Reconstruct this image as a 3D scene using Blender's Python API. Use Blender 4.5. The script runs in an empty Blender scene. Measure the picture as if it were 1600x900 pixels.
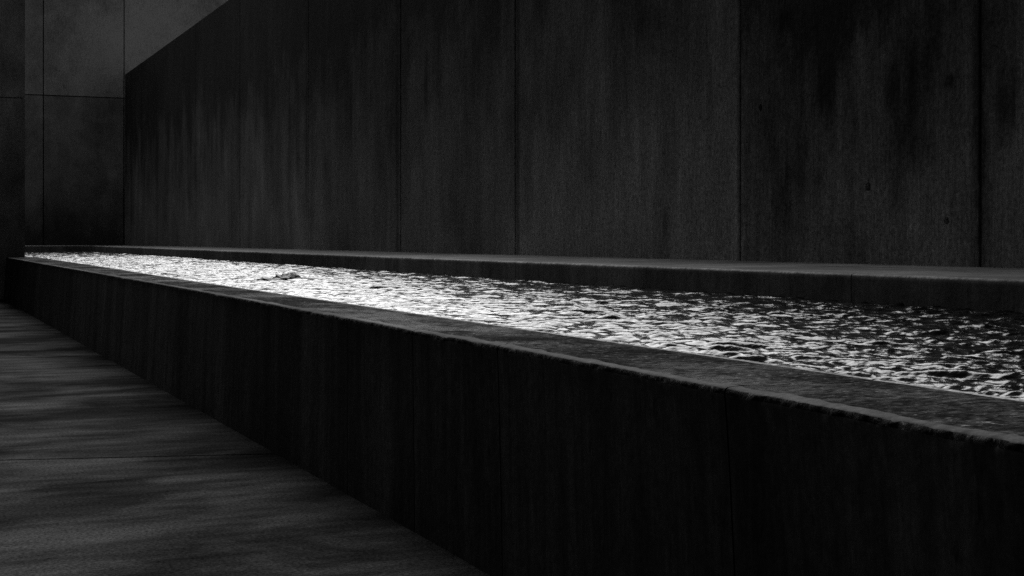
import bpy, math, random
import numpy as np
from mathutils import Vector
from mathutils.geometry import tessellate_polygon

random.seed(7)
rng = np.random.default_rng(11)
R = math.radians
SC = bpy.context.scene
COL = SC.collection

# ---------------------------------------------------------------- camera
F_PX = 2222.0                       # focal length in pixels of a 1600 px wide frame
YAW = math.atan2(960, F_PX)
cam = bpy.data.cameras.new('camera')
cam.sensor_width = 36
cam.lens = 36 * F_PX / 1600
cam.shift_y = -77 / 1600
cam.clip_start = 0.05
cam.clip_end = 3000
co = bpy.data.objects.new('camera', cam)
co.location = (0, 0, 1.0)
co.rotation_euler = (R(90), 0, -YAW)
COL.objects.link(co)
SC.camera = co

# ---------------------------------------------------------------- light
SUN_AZ = 24.0       # degrees from the pool axis (+Y) towards +X
SUN_EL = 44.0
w = bpy.data.worlds.new('World')
SC.world = w
w.use_nodes = True
nt = w.node_tree
nt.nodes.clear()
sky = nt.nodes.new('ShaderNodeTexSky')
sky.sky_type = 'NISHITA'
sky.sun_disc = False
sky.sun_elevation = R(SUN_EL)
sky.sun_rotation = R(SUN_AZ)
sky.dust_density = 1.0
sky.air_density = 0.5
bw = nt.nodes.new('ShaderNodeRGBToBW')          # black and white photograph
bg = nt.nodes.new('ShaderNodeBackground')
bg.inputs['Strength'].default_value = 0.05
wo = nt.nodes.new('ShaderNodeOutputWorld')
nt.links.new(sky.outputs[0], bw.inputs[0])
nt.links.new(bw.outputs[0], bg.inputs['Color'])
nt.links.new(bg.outputs[0], wo.inputs[0])
sun = bpy.data.lights.new('sun', 'SUN')
sun.energy = 5.0
sun.angle = R(48)
so = bpy.data.objects.new('sun', sun)
d = Vector((math.sin(R(SUN_AZ)) * math.cos(R(SUN_EL)), math.cos(R(SUN_AZ)) * math.cos(R(SUN_EL)), math.sin(R(SUN_EL))))
so.rotation_euler = d.to_track_quat('Z', 'Y').to_euler()
so.location = d * 60
COL.objects.link(so)

SC.view_settings.view_transform = 'Standard'
SC.view_settings.look = 'None'
SC.view_settings.exposure = -0.35
SC.view_settings.gamma = 1
SC.render.engine = 'CYCLES'
SC.cycles.use_denoising = False      # the grain suits the dark photograph
SC.cycles.max_bounces = 5
SC.cycles.caustics_reflective = True

# ---------------------------------------------------------------- measures
CT, ST = math.cos(YAW), math.sin(YAW)
def s_of(Z, X): return (Z - ST * X) / CT
def s_px(x, X):                      # where a wall at lateral X is met by the column x of the photograph
    Z = X * F_PX / CT / (x + 160)
    return s_of(Z, X)
Z_COPE, Z_WATER, Z_LEDGE, Z_WALL = 0.693, 0.663, 0.817, 6.03
X_KERB, X_WALL = 4.62, 6.40
S_END, S_WALL_END, S_PIER, X_PIER = 38.2, 44.8, 24.9, 1.95
outer_pts = [(-6, 1.56), (s_of(2.15, 1.565), 1.565), (s_of(4.52, 1.605), 1.605), (s_of(8.64, 1.641), 1.641), (s_of(23.5, 1.65), 1.65), (40, 1.66)]
inner_pts = [(-6, 1.968), (s_of(2.7, 1.968), 1.966), (s_of(5.5, 1.954), 1.957), (s_of(10.3, 1.964), 1.968), (s_of(15.7, 2.07), 2.06), (s_of(26.2, 2.168), 2.17), (40, 2.2)]
base_pts = [(-6, 1.62), (6, 1.615), (12.5, 1.605), (22, 1.60), (40, 1.6)]
def lin(pts, s): return np.interp(s, [p[0] for p in pts], [p[1] for p in pts])

# ---------------------------------------------------------------- helpers
def link(o, parent=None):
    COL.objects.link(o)
    if parent is not None: o.parent = parent
    return o
def mesh_obj(name, verts, faces, mat, parent=None, smooth=False):
    me = bpy.data.meshes.new(name)
    me.from_pydata([tuple(map(float, v)) for v in verts], [], faces)
    me.update()
    if mat: me.materials.append(mat)
    if smooth:
        me.polygons.foreach_set('use_smooth', [True] * len(me.polygons))
    return link(bpy.data.objects.new(name, me), parent)
def grid_obj(name, P, mat, parent=None, smooth=True, flip=False):
    """P: array (n, m, 3) of points"""
    n, m = P.shape[:2]
    me = bpy.data.meshes.new(name)
    me.vertices.add(n * m)
    me.vertices.foreach_set('co', P.reshape(-1).astype(np.float32))
    i = np.arange(n - 1)[:, None] * m + np.arange(m - 1)[None, :]
    q = np.stack([i, i + 1, i + m + 1, i + m], -1).reshape(-1, 4)
    if flip: q = q[:, ::-1]
    me.loops.add(q.size)
    me.loops.foreach_set('vertex_index', q.reshape(-1).astype(np.int32))
    me.polygons.add(len(q))
    me.polygons.foreach_set('loop_start', np.arange(0, q.size, 4, dtype=np.int32))
    me.polygons.foreach_set('use_smooth', np.full(len(q), smooth))
    me.update(calc_edges=True)
    me.validate()
    me.materials.append(mat)
    return link(bpy.data.objects.new(name, me), parent)
def empty(name, loc=(0, 0, 0)):
    o = bpy.data.objects.new(name, None)
    o.location = (0, 0, 0)
    o.empty_display_size = 0.2
    return link(o)
def tag(o, label=None, cat=None, kind=None, group=None):
    if label: o['label'] = label
    if cat: o['category'] = cat
    if kind: o['kind'] = kind
    if group: o['group'] = group
    return o
def box_geo(x0, x1, y0, y1, z0, z1):
    v = [(x0,y0,z0),(x1,y0,z0),(x1,y1,z0),(x0,y1,z0),(x0,y0,z1),(x1,y0,z1),(x1,y1,z1),(x0,y1,z1)]
    f = [(0,3,2,1),(4,5,6,7),(0,1,5,4),(1,2,6,5),(2,3,7,6),(3,0,4,7)]
    return v, f
def box(name, b, mat, parent=None):
    v, f = box_geo(*b)
    return mesh_obj(name, v, f, mat, parent)
def panel(name, o, u, n, W, H, D, mat, parent, holes=(), ch=0.006, hole_mat=None):
    """chamfered concrete panel; o = lower corner of its face, u = run along the face, n = outward normal; holes = (a, h, r)"""
    o, u, n = Vector(o), Vector(u), Vector(n)
    zz = Vector((0, 0, 1))
    def P(a, h, dd): return o + u * a + zz * h - n * dd
    front = [P(ch, ch, 0), P(W - ch, ch, 0), P(W - ch, H - ch, 0), P(ch, H - ch, 0)]
    mid = [P(0, 0, ch), P(W, 0, ch), P(W, H, ch), P(0, H, ch)]
    back = [P(0, 0, D), P(W, 0, D), P(W, H, D), P(0, H, D)]
    verts = front + mid + back
    faces = []
    loops2 = [[(ch, ch), (W - ch, ch), (W - ch, H - ch), (ch, H - ch)]]
    rings = []
    for (a, h, r) in holes:
        K = 14
        pts = [(a + r * math.cos(2 * math.pi * k / K) * (1 + .1 * math.sin(k * 5.1)), h + r * math.sin(2 * math.pi * k / K) * (1 + .08 * math.sin(k * 3.3))) for k in range(K)]
        loops2.append(pts)
        idx = len(verts)
        verts += [P(a_, h_, 0) for a_, h_ in pts]
        rings.append((idx, K))
        idx2 = len(verts)
        verts += [P(a + (a_ - a) * .8, h + (h_ - h) * .8, .05) for a_, h_ in pts]
        for k in range(K):
            faces.append((idx + k, idx + (k + 1) % K, idx2 + (k + 1) % K, idx2 + k))
        faces.append(tuple(idx2 + k for k in range(K)))
    if holes:
        tri = tessellate_polygon([[Vector((a, h, 0)) for a, h in L] for L in loops2])
        mp = [0, 1, 2, 3]
        for (idx, K) in rings: mp += list(range(idx, idx + K))
        faces += [tuple(mp[i] for i in t) for t in tri]
    else:
        faces.append((0, 1, 2, 3))
    for k in range(4):
        k2 = (k + 1) % 4
        faces.append((k, 4 + k, 4 + k2, k2))
        faces.append((4 + k, 8 + k, 8 + k2, 4 + k2))
    faces.append((11, 10, 9, 8))
    return mesh_obj(name, verts, faces, mat, parent)

def value_noise2(x, y, seed=0):
    """smooth 2-D lattice noise, 0..1"""
    r = np.random.default_rng(seed).random((256, 256))
    xi, yi = np.floor(x).astype(int), np.floor(y).astype(int)
    fx, fy = x - xi, y - yi
    fx, fy = fx * fx * (3 - 2 * fx), fy * fy * (3 - 2 * fy)
    a, b = r[xi % 256, yi % 256], r[(xi + 1) % 256, yi % 256]
    c, d_ = r[xi % 256, (yi + 1) % 256], r[(xi + 1) % 256, (yi + 1) % 256]
    return (a * (1 - fx) + b * fx) * (1 - fy) + (c * (1 - fx) + d_ * fx) * fy
def fbm(x, y, oct=4, seed=0):
    t, amp, tot = 0, 1, 0
    for k in range(oct):
        t = t + amp * value_noise2(x * 2 ** k, y * 2 ** k, seed + k)
        tot += amp; amp *= .5
    return t / tot

# ---------------------------------------------------------------- materials
class NT:
    def __init__(s, name):
        s.m = bpy.data.materials.new(name); s.m.use_nodes = True
        s.t = s.m.node_tree; s.t.nodes.clear()
        s.out = s.n('ShaderNodeOutputMaterial')
        s.p = s.n('ShaderNodeBsdfPrincipled')
        s.l(s.p.outputs[0], s.out.inputs[0])
        s.tc = s.n('ShaderNodeTexCoord').outputs['Object']
    def n(s, k, **kw):
        x = s.t.nodes.new(k)
        for a, b in kw.items(): setattr(x, a, b)
        return x
    def l(s, a, b): s.t.links.new(a, b)
    def mapped(s, scale, loc=(0, 0, 0)):
        m = s.n('ShaderNodeMapping'); m.inputs['Scale'].default_value = scale; m.inputs['Location'].default_value = loc
        s.l(s.tc, m.inputs[0]); return m.outputs[0]
    def noise(s, vec, scale, detail=6, rough=.6, dist=0):
        x = s.n('ShaderNodeTexNoise'); x.inputs['Scale'].default_value = scale
        x.inputs['Detail'].default_value = detail; x.inputs['Roughness'].default_value = rough; x.inputs['Distortion'].default_value = dist
        s.l(vec, x.inputs['Vector']); return x.outputs['Fac']
    def rng(s, v, a, b, c, d_, clamp=True):
        x = s.n('ShaderNodeMapRange'); x.clamp = clamp
        for i, k in enumerate((a, b, c, d_)): x.inputs[i + 1].default_value = k
        s.l(v, x.inputs[0]); return x.outputs[0]
    def math(s, op, a, b):
        x = s.n('ShaderNodeMath', operation=op)
        for i, k in enumerate((a, b)):
            if isinstance(k, (int, float)): x.inputs[i].default_value = k
            else: s.l(k, x.inputs[i])
        return x.outputs[0]
    def bump(s, h, strength, dist, prev=None):
        b = s.n('ShaderNodeBump'); b.inputs['Strength'].default_value = strength; b.inputs['Distance'].default_value = dist
        s.l(h, b.inputs['Height'])
        if prev is not None: s.l(prev, b.inputs['Normal'])
        return b.outputs[0]
    def spot(s, c, r, lo):
        """dark stain with a soft edge round world point c, radii r"""
        m = s.n('ShaderNodeMapping'); m.vector_type = 'TEXTURE'
        m.inputs['Location'].default_value = c; m.inputs['Scale'].default_value = r
        s.l(s.tc, m.inputs[0])
        wv = s.n('ShaderNodeVectorMath', operation='LENGTH'); s.l(m.outputs[0], wv.inputs[0])
        wob = s.math('ADD', wv.outputs['Value'], s.rng(s.noise(s.mapped((9, 9, 4)), 1.6, 4), 0, 1, -.7, .7))
        return s.rng(wob, .3, 1.1, lo, 1)

def concrete(name, base, streak=.5, blotch=.5, rough=.75, zs=.12, fine=.3, spots=(), relief=1.0, top=None, spec=.08):
    a = NT(name)
    fac = a.rng(a.noise(a.mapped((1, 1, zs * 1.5)), 2.2, 8, .7, .3), .3, .7, 1 - streak * 1.1, 1 + streak)           # broad runs of water stain
    s2 = a.rng(a.noise(a.mapped((1, 1, zs * .45)), 14, 6, .7), .3, .7, 1 - streak * .55, 1 + streak * .55)   # board grain
    s3 = a.rng(a.noise(a.mapped((1, 1, .06)), 70, 3, .6), .3, .7, 1 - fine * .55, 1 + fine * .55)
    bl = a.rng(a.noise(a.mapped((1, 1, .8)), .55, 6, .6), .3, .7, 1 - blotch, 1 + blotch)
    pores = a.rng(a.noise(a.mapped((1, 1, .5)), 22, 3, .7), .62, .74, 1, .45)
    oi = a.n('ShaderNodeObjectInfo').outputs['Random']
    v = a.math('MULTIPLY', fac, s2)
    v = a.math('MULTIPLY', v, s3)
    v = a.math('MULTIPLY', v, bl)
    v = a.math('MULTIPLY', v, pores)
    v = a.math('MULTIPLY', v, a.rng(oi, 0, 1, .86, 1.14))
    for sp in spots: v = a.math('MULTIPLY', v, a.spot(*sp))
    grain = a.rng(a.noise(a.mapped((1, 1, .85)), 30, 7, .8), .32, .68, 1 - fine * 1.5, 1 + fine * 1.5)
    v = a.math('MULTIPLY', v, grain)
    if top:      # wall shading painted in
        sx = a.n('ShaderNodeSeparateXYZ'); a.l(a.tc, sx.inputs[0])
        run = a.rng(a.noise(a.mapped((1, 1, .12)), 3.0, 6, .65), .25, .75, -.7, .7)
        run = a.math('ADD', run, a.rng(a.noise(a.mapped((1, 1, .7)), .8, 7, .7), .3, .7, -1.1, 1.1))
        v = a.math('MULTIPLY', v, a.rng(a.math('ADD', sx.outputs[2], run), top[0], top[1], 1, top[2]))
    v = a.math('MULTIPLY', v, base)
    v = a.math('MINIMUM', v, .5)
    cb = a.n('ShaderNodeCombineColor')
    for i in range(3): a.l(v, cb.inputs[i])
    a.l(cb.outputs[0], a.p.inputs['Base Color'])
    a.l(a.rng(bl, .6, 1.4, rough - .1, rough + .12), a.p.inputs['Roughness'])
    a.p.inputs['Specular IOR Level'].default_value = spec
    b1 = a.bump(a.noise(a.mapped((1, 1, .15)), 40, 5, .6), .35 * relief, .006)
    b2 = a.bump(a.noise(a.mapped((1, 1, 1)), 3, 5, .6), .4 * relief, .03, b1)
    b3 = a.bump(pores, .5 * relief, .003, b2)
    a.l(b3, a.p.inputs['Normal'])
    return a.m

def wall_pt(x, y, X=X_WALL):
    Z = X * F_PX / CT / (x + 160)
    return (X, s_of(Z, X), 1 + (373 - y) * Z / F_PX)
stains = []
for (x, y, ry, rz, lo) in [(1228, 32, .14, .12, .45), (1290, 130, .12, .3, .6), (1394, 140, .10, .22, .35), (1426, 150, .10, .38, .35), (1484, 128, .08, .07, .3), (1300, 20, .5, .35, .55), (1530, 200, .10, 1.6, .35),
                           (809, 240, .07, 3.2, .45), (621, 200, .09, 3.0, .5), (479, 220, .10, 3.0, .55), (1154, 200, .035, 1.8, .5), (1000, 20, .5, .4, .5), (900, 90, .25, .5, .65), (665, 130, .10, .55, .5), (549, 160, .12, .9, .5), (1570, 160, .12, .3, .5), (1040, 350, .07, .18, .55)]:
    stains.append((wall_pt(x, y), (3, ry, rz), lo))
M_WALL = concrete('cast_concrete_wall', .245, .26, .32, spots=stains, zs=.14, fine=.42, top=(1.2, 4.2, .2))  # top: shade on the upper wall painted in
M_WALL_DARK = concrete('darker_cast_concrete_wall', .21, .34, .4, spots=stains, zs=.14, fine=.42, top=(.9, 2.8, .18))  # top: stronger painted shade, starting lower on the wall
M_END = concrete('pale_blotched_concrete', .43, .16, .42, zs=.9, fine=.4)
M_PIER = concrete('dark_grey_concrete', .24, .25, .6, zs=.5, fine=.2, top=(3.4, .8, .5))
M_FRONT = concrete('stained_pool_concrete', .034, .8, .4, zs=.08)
M_END_LOW = concrete('shaded_blotched_concrete', .27, .2, .5, zs=.6, fine=.2, top=(4.6, 1.0, .35))  # darker copy for the lower end panels, shade painted in towards the base
M_LEDGE = concrete('ledge_concrete', .155, .4, .7, zs=.2, fine=.15)
M_ARRIS = concrete('chipped_glint_arris', .24, .3, .85, zs=1, fine=.5)  # chipped ledge arris; also the painted glint on the inner coping edge
M_EDGE = concrete('broken_edge_highlight', .034, .3, .9, zs=1, fine=.6)  # broken outer edge, painted lighter as if catching the light
M_JOINT = concrete('joint_shadow_gap', .03, .1, .1)

def coping_material():
    a = NT('worn_wet_coping')
    n1 = a.noise(a.mapped((1.0, 2.2, 1)), 3.0, 8, .62, .3)
    n2 = a.noise(a.mapped((1, 1.6, 1)), 26, 6, .65)
    v = a.math('MULTIPLY', a.rng(n1, .38, .62, .22, 2.0), a.rng(n2, .40, .60, .2, 2.0))
    pit = a.rng(a.noise(a.mapped((1, 1.3, 1)), 55, 3, .7), .60, .68, 1, .25)
    grit = a.rng(a.noise(a.mapped((1, 1.2, 1), (7, 0, 0)), 75, 2, .6), .58, .68, 1, 5.0)
    crack = a.rng(a.math('ABSOLUTE', a.math('SUBTRACT', a.noise(a.mapped((.8, 2.2, 1), (0, 5, 0)), 2.4, 7, .65, .5), .5), 0), 0, .018, .25, 1)
    v = a.math('MULTIPLY', a.math('MULTIPLY', v, pit), a.math('MULTIPLY', grit, crack))
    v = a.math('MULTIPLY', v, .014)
    cb = a.n('ShaderNodeCombineColor')
    for i in range(3): a.l(v, cb.inputs[i])
    a.l(cb.outputs[0], a.p.inputs['Base Color'])
    wet = a.noise(a.mapped((1.2, 1.0, 1), (3, 1, 0)), 1.7, 6, .6, .4)
    a.l(a.rng(wet, .42, .62, .85, .55), a.p.inputs['Roughness'])
    a.l(a.rng(a.math('MULTIPLY', wet, a.rng(n2, .35, .65, .75, 1.25)), .46, .66, .01, .04), a.p.inputs['Specular IOR Level'])
    b1 = a.bump(n2, 1.0, .012)
    b2 = a.bump(a.noise(a.mapped((1, 1, 1)), 110, 4, .7), .8, .004, b1)
    a.l(b2, a.p.inputs['Normal'])
    return a.m
M_COPE = coping_material()

def floor_material():
    a = NT('trowelled_floor_concrete')
    n1 = a.noise(a.mapped((.5, 1.3, 1)), 1.1, 7, .58, .5)
    n2 = a.noise(a.mapped((.42, 1.7, 1)), 4.5, 6, .6, .3)
    n3 = a.noise(a.mapped((1, 1.3, 1)), 75, 4, .7)
    v = a.math('MULTIPLY', a.rng(n1, .32, .68, .58, 1.42), a.rng(n2, .3, .7, .6, 1.45))
    v = a.math('MULTIPLY', v, a.rng(n3, .38, .62, .5, 1.6))
    n4 = a.noise(a.mapped((1, 1, 1)), 190, 3, .7)
    v = a.math('MULTIPLY', v, a.rng(n4, .35, .65, .7, 1.35))
    n5 = a.noise(a.mapped((.9, 1.3, 1), (4, 2, 0)), .9, 6, .62, .3)
    v = a.math('MULTIPLY', v, a.rng(n5, .42, .58, .52, 1.5))
    v = a.math('MULTIPLY', v, .03)
    cb = a.n('ShaderNodeCombineColor')
    for i in range(3): a.l(v, cb.inputs[i])
    a.l(cb.outputs[0], a.p.inputs['Base Color'])
    a.l(a.rng(n1, .35, .65, .9, .7), a.p.inputs['Roughness'])
    a.p.inputs['Specular IOR Level'].default_value = .0
    b1 = a.bump(n3, .5, .002)
    b2 = a.bump(n2, .35, .008, b1)
    a.l(b2, a.p.inputs['Normal'])
    return a.m
M_FLOOR = floor_material()

def water_material():
    a = NT('dark_water')
    a.p.inputs['Base Color'].default_value = (.004, .004, .004, 1)
    a.p.inputs['Roughness'].default_value = .2
    a.p.inputs['IOR'].default_value = 1.333
    b1 = a.bump(a.noise(a.mapped((1, 1.3, 1)), 14, 2, .5, .4), .22, .02)
    b2 = a.bump(a.noise(a.mapped((1, 1.3, 1)), 48, 2, .5, .3), .25, .006, b1)
    a.l(b2, a.p.inputs['Normal'])
    return a.m
M_WATER = water_material()
M_STONE = concrete('wet_dark_stone', .05, .2, .3, rough=.45, zs=1)

# ---------------------------------------------------------------- ground and floor
g = box('ground', (-600, 600, -600, 600, -.6, -.12), concrete('ground_gravel', .12, .1, .4, zs=1))
tag(g, 'dark ground sheet lying under the whole court', kind='structure')
floor = empty('courtyard_floor')
tag(floor, 'dark trowelled concrete floor with soft streaks beside the pool wall', kind='structure')
s_joint_r, s_joint_l = s_of(6.61, 1.6), s_of(2222 / 352, -0.26)
def slab(y_far_r, y_far_l, y_near_r, y_near_l):
    g_ = .010
    x0, x1 = -9.0, 1.9
    def yl(yr, yl_, x): return yr + (yl_ - yr) * (1.6 - x) / (1.6 + .26)
    v = []
    for z in (-.12, -.004, 0):
        c = 0 if z < 0 else .004
        v += [(x0, yl(y_near_r, y_near_l, x0) + g_ + c, z), (x1, yl(y_near_r, y_near_l, x1) + g_ + c, z),
              (x1, yl(y_far_r, y_far_l, x1) - g_ - c, z), (x0, yl(y_far_r, y_far_l, x0) - g_ - c, z)]
    f = [(8, 9, 10, 11), (3, 2, 1, 0)]
    for k in range(4):
        k2 = (k + 1) % 4
        f += [(k, k2, 4 + k2, 4 + k), (4 + k, 4 + k2, 8 + k2, 8 + k)]
    return mesh_obj('floor_slab', v, f, M_FLOOR, floor)
slab(24.9, 24.9, s_joint_r, s_joint_l)
slab(s_joint_r, s_joint_l, -6, -6)

# ---------------------------------------------------------------- pool wall nearest the camera, cast in sections with a worn top
pool_wall = empty('pool_wall')
tag(pool_wall, 'long low dark concrete pool wall with worn ragged coping edge beside the floor', 'pool wall')
cuts = [-4.0, -1.2] + sorted(s_px(x, 1.62) for x in (1160, 788, 650, 545, 320, 190, 110)) + [S_PIER + .6]
for i in range(len(cuts) - 1):
    s0, s1 = cuts[i] + .003, cuts[i + 1] - .003
    smin = max(s0, .8)
    # steps along the wall, finer near the camera
    ss = [s0]
    while ss[-1] < s1:
        ss.append(ss[-1] + min(max(.0045 * max(ss[-1], .9), .006), .09) if ss[-1] > .5 else ss[-1] + .05)
    ss[-1] = s1
    S = np.array(ss)
    xo, xi, xb = lin(outer_pts, S), lin(inner_pts, S), lin(base_pts, S)
    # profile: (t, dz) across the top, dense at the outer edge
    rag = (fbm(S * 50, S * 0 + 3.3, 2, 5) - .5)            # short nicks along the edge
    rag2 = (fbm(S * 7, S * 0 + 9.1, 3, 15) - .5)           # longer losses of edge
    amp = .25 + 1.5 * np.clip(fbm(S * 2.3, S * 0 + .7, 3, 25) - .3, 0, 1) * 1.6
    cols = []
    # face from the floor up to the edge
    for h in (0.0, .25, .5, .60):
        cols.append(np.stack([xb + (xo - xb) * h / Z_COPE + (fbm(S * 3, S * 0 + h * 9, 3, 31) - .5) * .006, S, np.full_like(S, h)], 1))
    for k, (dx, dz) in enumerate([(0, -.034), (-.001, -.024), (-.002, -.016), (-.001, -.009), (.002, -.004), (.007, -.0015), (.014, -.0005), (.024, 0)]):
        wgt = [.2, .55, .9, 1, 1, .9, .6, .3][k]
        r_ = fbm(S * 60, S * 0 + k * .55, 2, 40) - .5
        # nicks slant: the phase slides with depth, which gives the roped look of the broken arris
        ph = fbm((S + .012 * k) * 38, S * 0 + .35 * k, 2, 44) - .5
        out = (rag * .006 + ph * .009 + r_ * .005) * amp * wgt * .8 + rag2 * .004 * wgt
        dn = (-(np.abs(ph) * .007 + np.maximum(rag2, 0) * .010) * amp * wgt)
        cols.append(np.stack([xo + dx - out, S, Z_COPE + dz + dn], 1))
    nx = 34
    xi2 = xi - .012 + (fbm(S * 25, S * 0 + 2.2, 3, 90) - .5) * .008
    for k in range(1, nx + 1):
        t = k / (nx + 1)
        x = xo + .024 + (xi2 - xo - .024) * t
        f1 = fbm(x * 22, S * 14, 4, 50) - .5
        f2 = fbm(x * 5, S * 3.5, 3, 60) - .5
        fade = min(1, (1 - t) * 5)
        cols.append(np.stack([x, S, Z_COPE + (f1 * .010 + f2 * .010) * fade - .0015], 1))
    cols.append(np.stack([xi2 + .0005, S, np.full_like(S, Z_COPE - .0012)], 1))
    cols.append(np.stack([xi - .003, S, Z_COPE + .001 + (fbm(S * 60, S * 0 + 4.2, 3, 91) - .5) * .004], 1))
    cols.append(np.stack([xi, S, np.full_like(S, Z_COPE - .006)], 1))
    cols.append(np.stack([xi, S, np.full_like(S, .30)], 1))
    P = np.stack(cols, 1)
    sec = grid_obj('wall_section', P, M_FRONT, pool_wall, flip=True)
    # ends close the section; the top band takes the coping material
    me = sec.data
    me.materials.append(M_COPE)
    m = P.shape[1]
    nq = (P.shape[0] - 1) * (m - 1)
    me.materials.append(M_ARRIS)  # pale strip paints in the bright line along the wet inner edge
    me.materials.append(M_EDGE)
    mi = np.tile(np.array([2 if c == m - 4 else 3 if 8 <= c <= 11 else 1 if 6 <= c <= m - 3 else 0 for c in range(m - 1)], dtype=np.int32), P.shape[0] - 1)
    if len(me.polygons) == nq: me.polygons.foreach_set('material_index', mi)
# core behind the joints
v = []
cs = np.linspace(-4, S_PIER + .5, 30)
rows = [[(lin(base_pts, s) + .03, s, -.1), (lin(outer_pts, s) + .03, s, Z_COPE - .025), (lin(inner_pts, s) - .03, s, Z_COPE - .025), (lin(inner_pts, s) - .03, s, -.1)] for s in cs]
for r_ in rows: v += r_
f = []
for i in range(len(rows) - 1):
    for k in range(3): f.append((i * 4 + k, i * 4 + k + 1, i * 4 + k + 5, i * 4 + k + 4))
f += [(0, 3, 2, 1), tuple(len(v) - 4 + k for k in range(4))]
mesh_obj('wall_core', v, f, M_JOINT, pool_wall)

# ---------------------------------------------------------------- water
nX = 330
S = 1.2 * np.exp(np.linspace(0, math.log(8.5 / 1.2), 850))
S = np.concatenate([np.linspace(-4, 1.18, 120), S, np.arange(8.52, S_END + .2, .02)])
t = np.linspace(0, 1, nX)
x0, x1 = lin(inner_pts, S) - .012, np.full_like(S, X_KERB + .01)
Xg = x0[:, None] + (x1 - x0)[:, None] * t[None, :]
Yg = np.repeat(S[:, None], nX, 1)
H = np.zeros_like(Xg)
step = np.gradient(S)[:, None]
gust = .65 + .7 * fbm(Xg * .5, Yg * .35, 3, 70)
for k in range(150):
    lam = .021 * (0.33 / .021) ** rng.random()
    ang = rng.normal(0, .27 if lam > .06 else .45)
    kx, ky = math.sin(ang + R(27)), math.cos(ang + R(27))
    a_ = .0072 * lam * (1 if lam < .13 else .42)
    damp = np.clip(lam / (3.0 * step) - .4, 0, 1)        # waves finer than the grid are left to the bump
    ph = rng.random() * 6.28
    th = 2 * math.pi / lam * (kx * Xg + ky * Yg) + ph
    H += a_ * damp * (np.sin(th) + .28 * np.cos(2 * th))
H = H * gust * np.interp(S, [2, 5, 10, 20], [1.3, 1.3, 1.25, 1.1])[:, None]
edge = np.minimum(1, .35 + (Xg - x0[:, None]) / .08)
P = np.stack([Xg, Yg, Z_WATER + H * edge], -1)
wtr = grid_obj('water', P, M_WATER, flip=True)
tag(wtr, 'rippled pool water flashing white between the low pool wall and the back ledge', kind='structure')

# ---------------------------------------------------------------- back ledge and end ledge
def ledge(name, label, cat, axis, a0, a1, joints, face, back, mat):
    root = empty(name)
    tag(root, label, cat)
    js = [a0] + joints + [a1]
    for i in range(len(js) - 1):
        s0, s1 = js[i] + .003, js[i + 1] - .003
        S = np.arange(s0, s1, .05) if s1 - s0 > .2 else np.array([s0])
        S = np.append(S, s1)
        cols = []
        n1 = fbm(S * 9, S * 0 + 1.7, 3, 80) - .5
        n2 = fbm(S * 30, S * 0 + 5.7, 2, 83) - .5
        prof = [(0, .30, 0), (0, .6, .1), (0, Z_LEDGE - .03, .4), (0, Z_LEDGE - .012, 1), (.006, Z_LEDGE - .003, 1), (.02, Z_LEDGE, .3), (.3, Z_LEDGE, 0), (.9, Z_LEDGE, 0), (back - face - .002, Z_LEDGE, 0)]
        for dx, z, wg in prof:
            x = face + dx + (n1 * .008 + n2 * .008) * wg
            zz = z - (np.abs(n1) * .008 + np.abs(n2) * .004) * wg
            if axis == 'y': cols.append(np.stack([x + 0 * S, S, zz + 0 * S], 1))
            else: cols.append(np.stack([S, x + 0 * S, zz + 0 * S], 1))
        lo = grid_obj('ledge_section', np.stack(cols, 1), mat, root, flip=(axis == 'y'))
        lo.data.materials.append(M_ARRIS)
        if axis == 'y' and len(lo.data.polygons) == (len(S) - 1) * 8:
            lo.data.polygons.foreach_set('material_index', np.tile(np.array([0, 0, 0, 1, 1, 0, 0, 0], dtype=np.int32), len(S) - 1))
    return root
kj = [s_px(x, X_KERB) for x in (1330, 805, 545, 400, 300, 235)]
ledge('back_ledge', 'raised dark concrete ledge with pale front arris at the foot of the tall side wall', 'ledge', 'y', -4, S_END, sorted(kj), X_KERB, X_WALL - .0, M_LEDGE)
ledge('end_ledge', 'short concrete ledge closing the far left end of the pool', 'ledge', 'x', X_PIER + .0, X_WALL, [], S_END, S_WALL_END, M_LEDGE)

# ---------------------------------------------------------------- tall side wall
side = empty('side_wall')
tag(side, 'tall dark board marked concrete wall running back behind the ledge', 'wall')
jx = [x for x in (221, 306, 375, 482, 626, 805, 1157, 1531)]
js = sorted([s_px(x, X_WALL) for x in jx]) 
js = [-4.2, .6, 4.9 - .6] + [j for j in js if j > 5.5] + [S_WALL_END - .05]
gapw = {1157: .010, 805: .020, 626: .018, 482: .014, 375: .010, 306: .008, 221: .008}
hole_px = [(1189, 168, .030), (1357, 292, .033), (1480, 345, .026), (1010, 0, .02)]
for i in range(len(js) - 1):
    s0, s1 = js[i], js[i + 1]
    hs = []
    for (hx, hy, hr) in hole_px:
        p = wall_pt(hx, hy)
        if s0 + .1 < p[1] < s1 - .1 and hy > 0: hs.append((p[1] - s0 - .007, p[2] - .30, hr))
    gg = (.024 if abs(s0 - s_px(805, X_WALL)) < .01 else .018) if s0 > 8.5 else .011
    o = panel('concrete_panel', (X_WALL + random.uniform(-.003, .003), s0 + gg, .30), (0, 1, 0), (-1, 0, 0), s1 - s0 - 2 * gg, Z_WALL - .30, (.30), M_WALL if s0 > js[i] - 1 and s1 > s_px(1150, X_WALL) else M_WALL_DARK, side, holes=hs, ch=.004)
box('wall_core', (X_WALL + .12, X_WALL + .27, -4.3, S_WALL_END - .08, -.1, Z_WALL - .02), M_JOINT, side)

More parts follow.
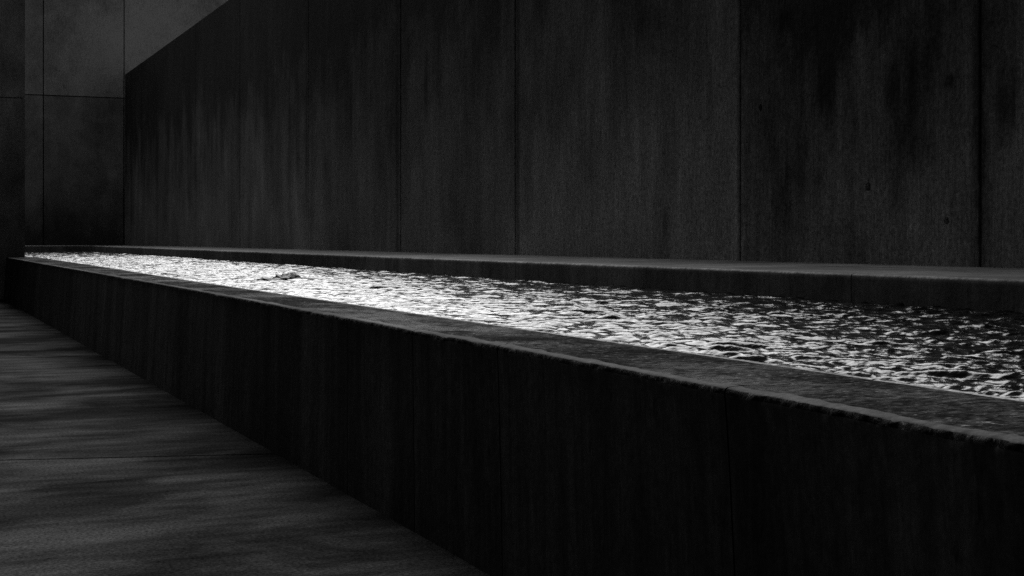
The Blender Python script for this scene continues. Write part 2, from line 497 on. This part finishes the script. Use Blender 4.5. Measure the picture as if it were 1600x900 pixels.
# ---------------------------------------------------------------- end wall
endw = empty('end_wall')
tag(endw, 'pale blotched concrete end wall with crossing panel joints at the far left', 'wall')
YE = S_WALL_END
def x_end(px):        # lateral X where column px meets the plane y = YE
    tx = (px - 800) / F_PX
    dx, dy = ST + tx * CT, CT - tx * ST
    return YE * dx / dy
xa, xb_ = x_end(68), x_end(194)
Zc = YE * CT + x_end(130) * ST
zj = 1 + (373 - 151) * Zc / F_PX
xs = [x_end(68) - (xb_ - xa), xa, xb_, xb_ + 2.6 * (xb_ - xa)]
zs_ = [-.1, zj, zj + 5.0]
for i in range(len(xs) - 1):
    for k in range(2):
        z0, z1 = zs_[k], zs_[k + 1]
        panel('concrete_panel', (xs[i] + .014, YE + random.uniform(-.004, .006), z0 + .014), (1, 0, 0), (0, -1, 0), xs[i + 1] - xs[i] - .028, z1 - z0 - .028, .3, M_END if k else M_END_LOW, endw, ch=.012)
box('wall_core', (xs[0] + .03, xs[-1] - .03, YE + .05, YE + .28, -.1, zs_[-1] - .03), M_JOINT, endw)

# ---------------------------------------------------------------- cross wall standing over the far end of the pool wall
pier = empty('cross_wall')
tag(pier, 'darker concrete cross wall at the left edge, ending above the far tip of the coping', 'wall')
zp = 1 + (373 - 146) * (S_PIER * CT) / F_PX
xsp = [-9.0, -4.4, -1.25, X_PIER]
for i in range(3):
    for (z0, z1) in ((-.1, zp), (zp, 6.4)):
        panel('concrete_panel', (xsp[i] + .006, S_PIER, z0 + .006), (1, 0, 0), (0, -1, 0), xsp[i + 1] - xsp[i] - .012, z1 - z0 - .012, .4, M_PIER, pier, ch=.006)
box('wall_core', (-8.95, X_PIER - .03, S_PIER + .03, S_PIER + .37, -.1, 6.37), M_JOINT, pier)

# ---------------------------------------------------------------- unseen walls and slab added around the camera for shade
cw = empty('shading_wall_left')
tag(cw, 'tall unseen concrete wall added left of the camera for shade', 'wall')
for i in range(7):
    y0 = -8 + i * 4.6
    panel('concrete_panel', (-3.2, y0 + 4.6 - .006, -.1), (0, -1, 0), (1, 0, 0), 4.6 - .012, 7.0, .3, M_PIER, cw, ch=.006)
bw_ = empty('shading_wall_rear')
tag(bw_, 'tall unseen concrete wall added behind the camera for shade', 'wall')
for i in range(3):
    panel('concrete_panel', (-3.2 + 3.2 * (i + 1), -8.0, -.1), (-1, 0, 0), (0, 1, 0), 3.19, 8.0, .3, M_PIER, bw_, ch=.006)

rf = box('shading_slab', (-3.5, X_WALL - .01, -8.3, 0.5, 3.3, 3.7), M_PIER)  # unseen slab added to shade the near surfaces
tag(rf, 'unseen concrete slab added above the camera for shade', 'shading slab')

# ---------------------------------------------------------------- stones breaking the water
def stone(cx, cy, rx, ry, rz, seed, label):
    nu, nv = 22, 12
    P = np.zeros((nv + 1, nu + 1, 3))
    for i in range(nv + 1):
        for j in range(nu + 1):
            th, ph = math.pi * i / nv, 2 * math.pi * (j % nu) / nu
            n = Vector((math.sin(th) * math.cos(ph), math.sin(th) * math.sin(ph), math.cos(th)))
            q = .35 + 1.25 * float(fbm(np.array([5 + n.x * 3 + n.z]), np.array([5 + n.y * 3 - n.z]), 4, seed)[0])
            P[i, j] = (cx + n.x * rx * q, cy + n.y * ry * q, Z_WATER + n.z * rz * q)
    o = grid_obj('stone', P, M_STONE, flip=True)
    tag(o, label, 'stone', group='stones breaking the water')
def water_pt(x, y):
    Z = (1 - Z_WATER) * F_PX / (y - 373)
    X = Z * ((x - 800) / F_PX * CT + ST)
    return X, s_of(Z, X)
for (px, py, rx, ry, rz, seed, lab) in [
    (452, 437.0, .095, .13, .050, 3, 'largest dark jagged stone breaking the bright water'),
    (441, 437.5, .08, .12, .036, 5, 'middle dark stone touching the left side of the largest one in the water'),
    (424, 439.5, .12, .14, .026, 8, 'flat dark stone barely above the bright water, leftmost of the small cluster'),
    (468, 437.5, .11, .12, .018, 12, 'thin dark stone just awash, rightmost of the small cluster in the water')]:
    cx, cy = water_pt(px, py)
    stone(cx, cy, rx, ry, rz, seed, lab)
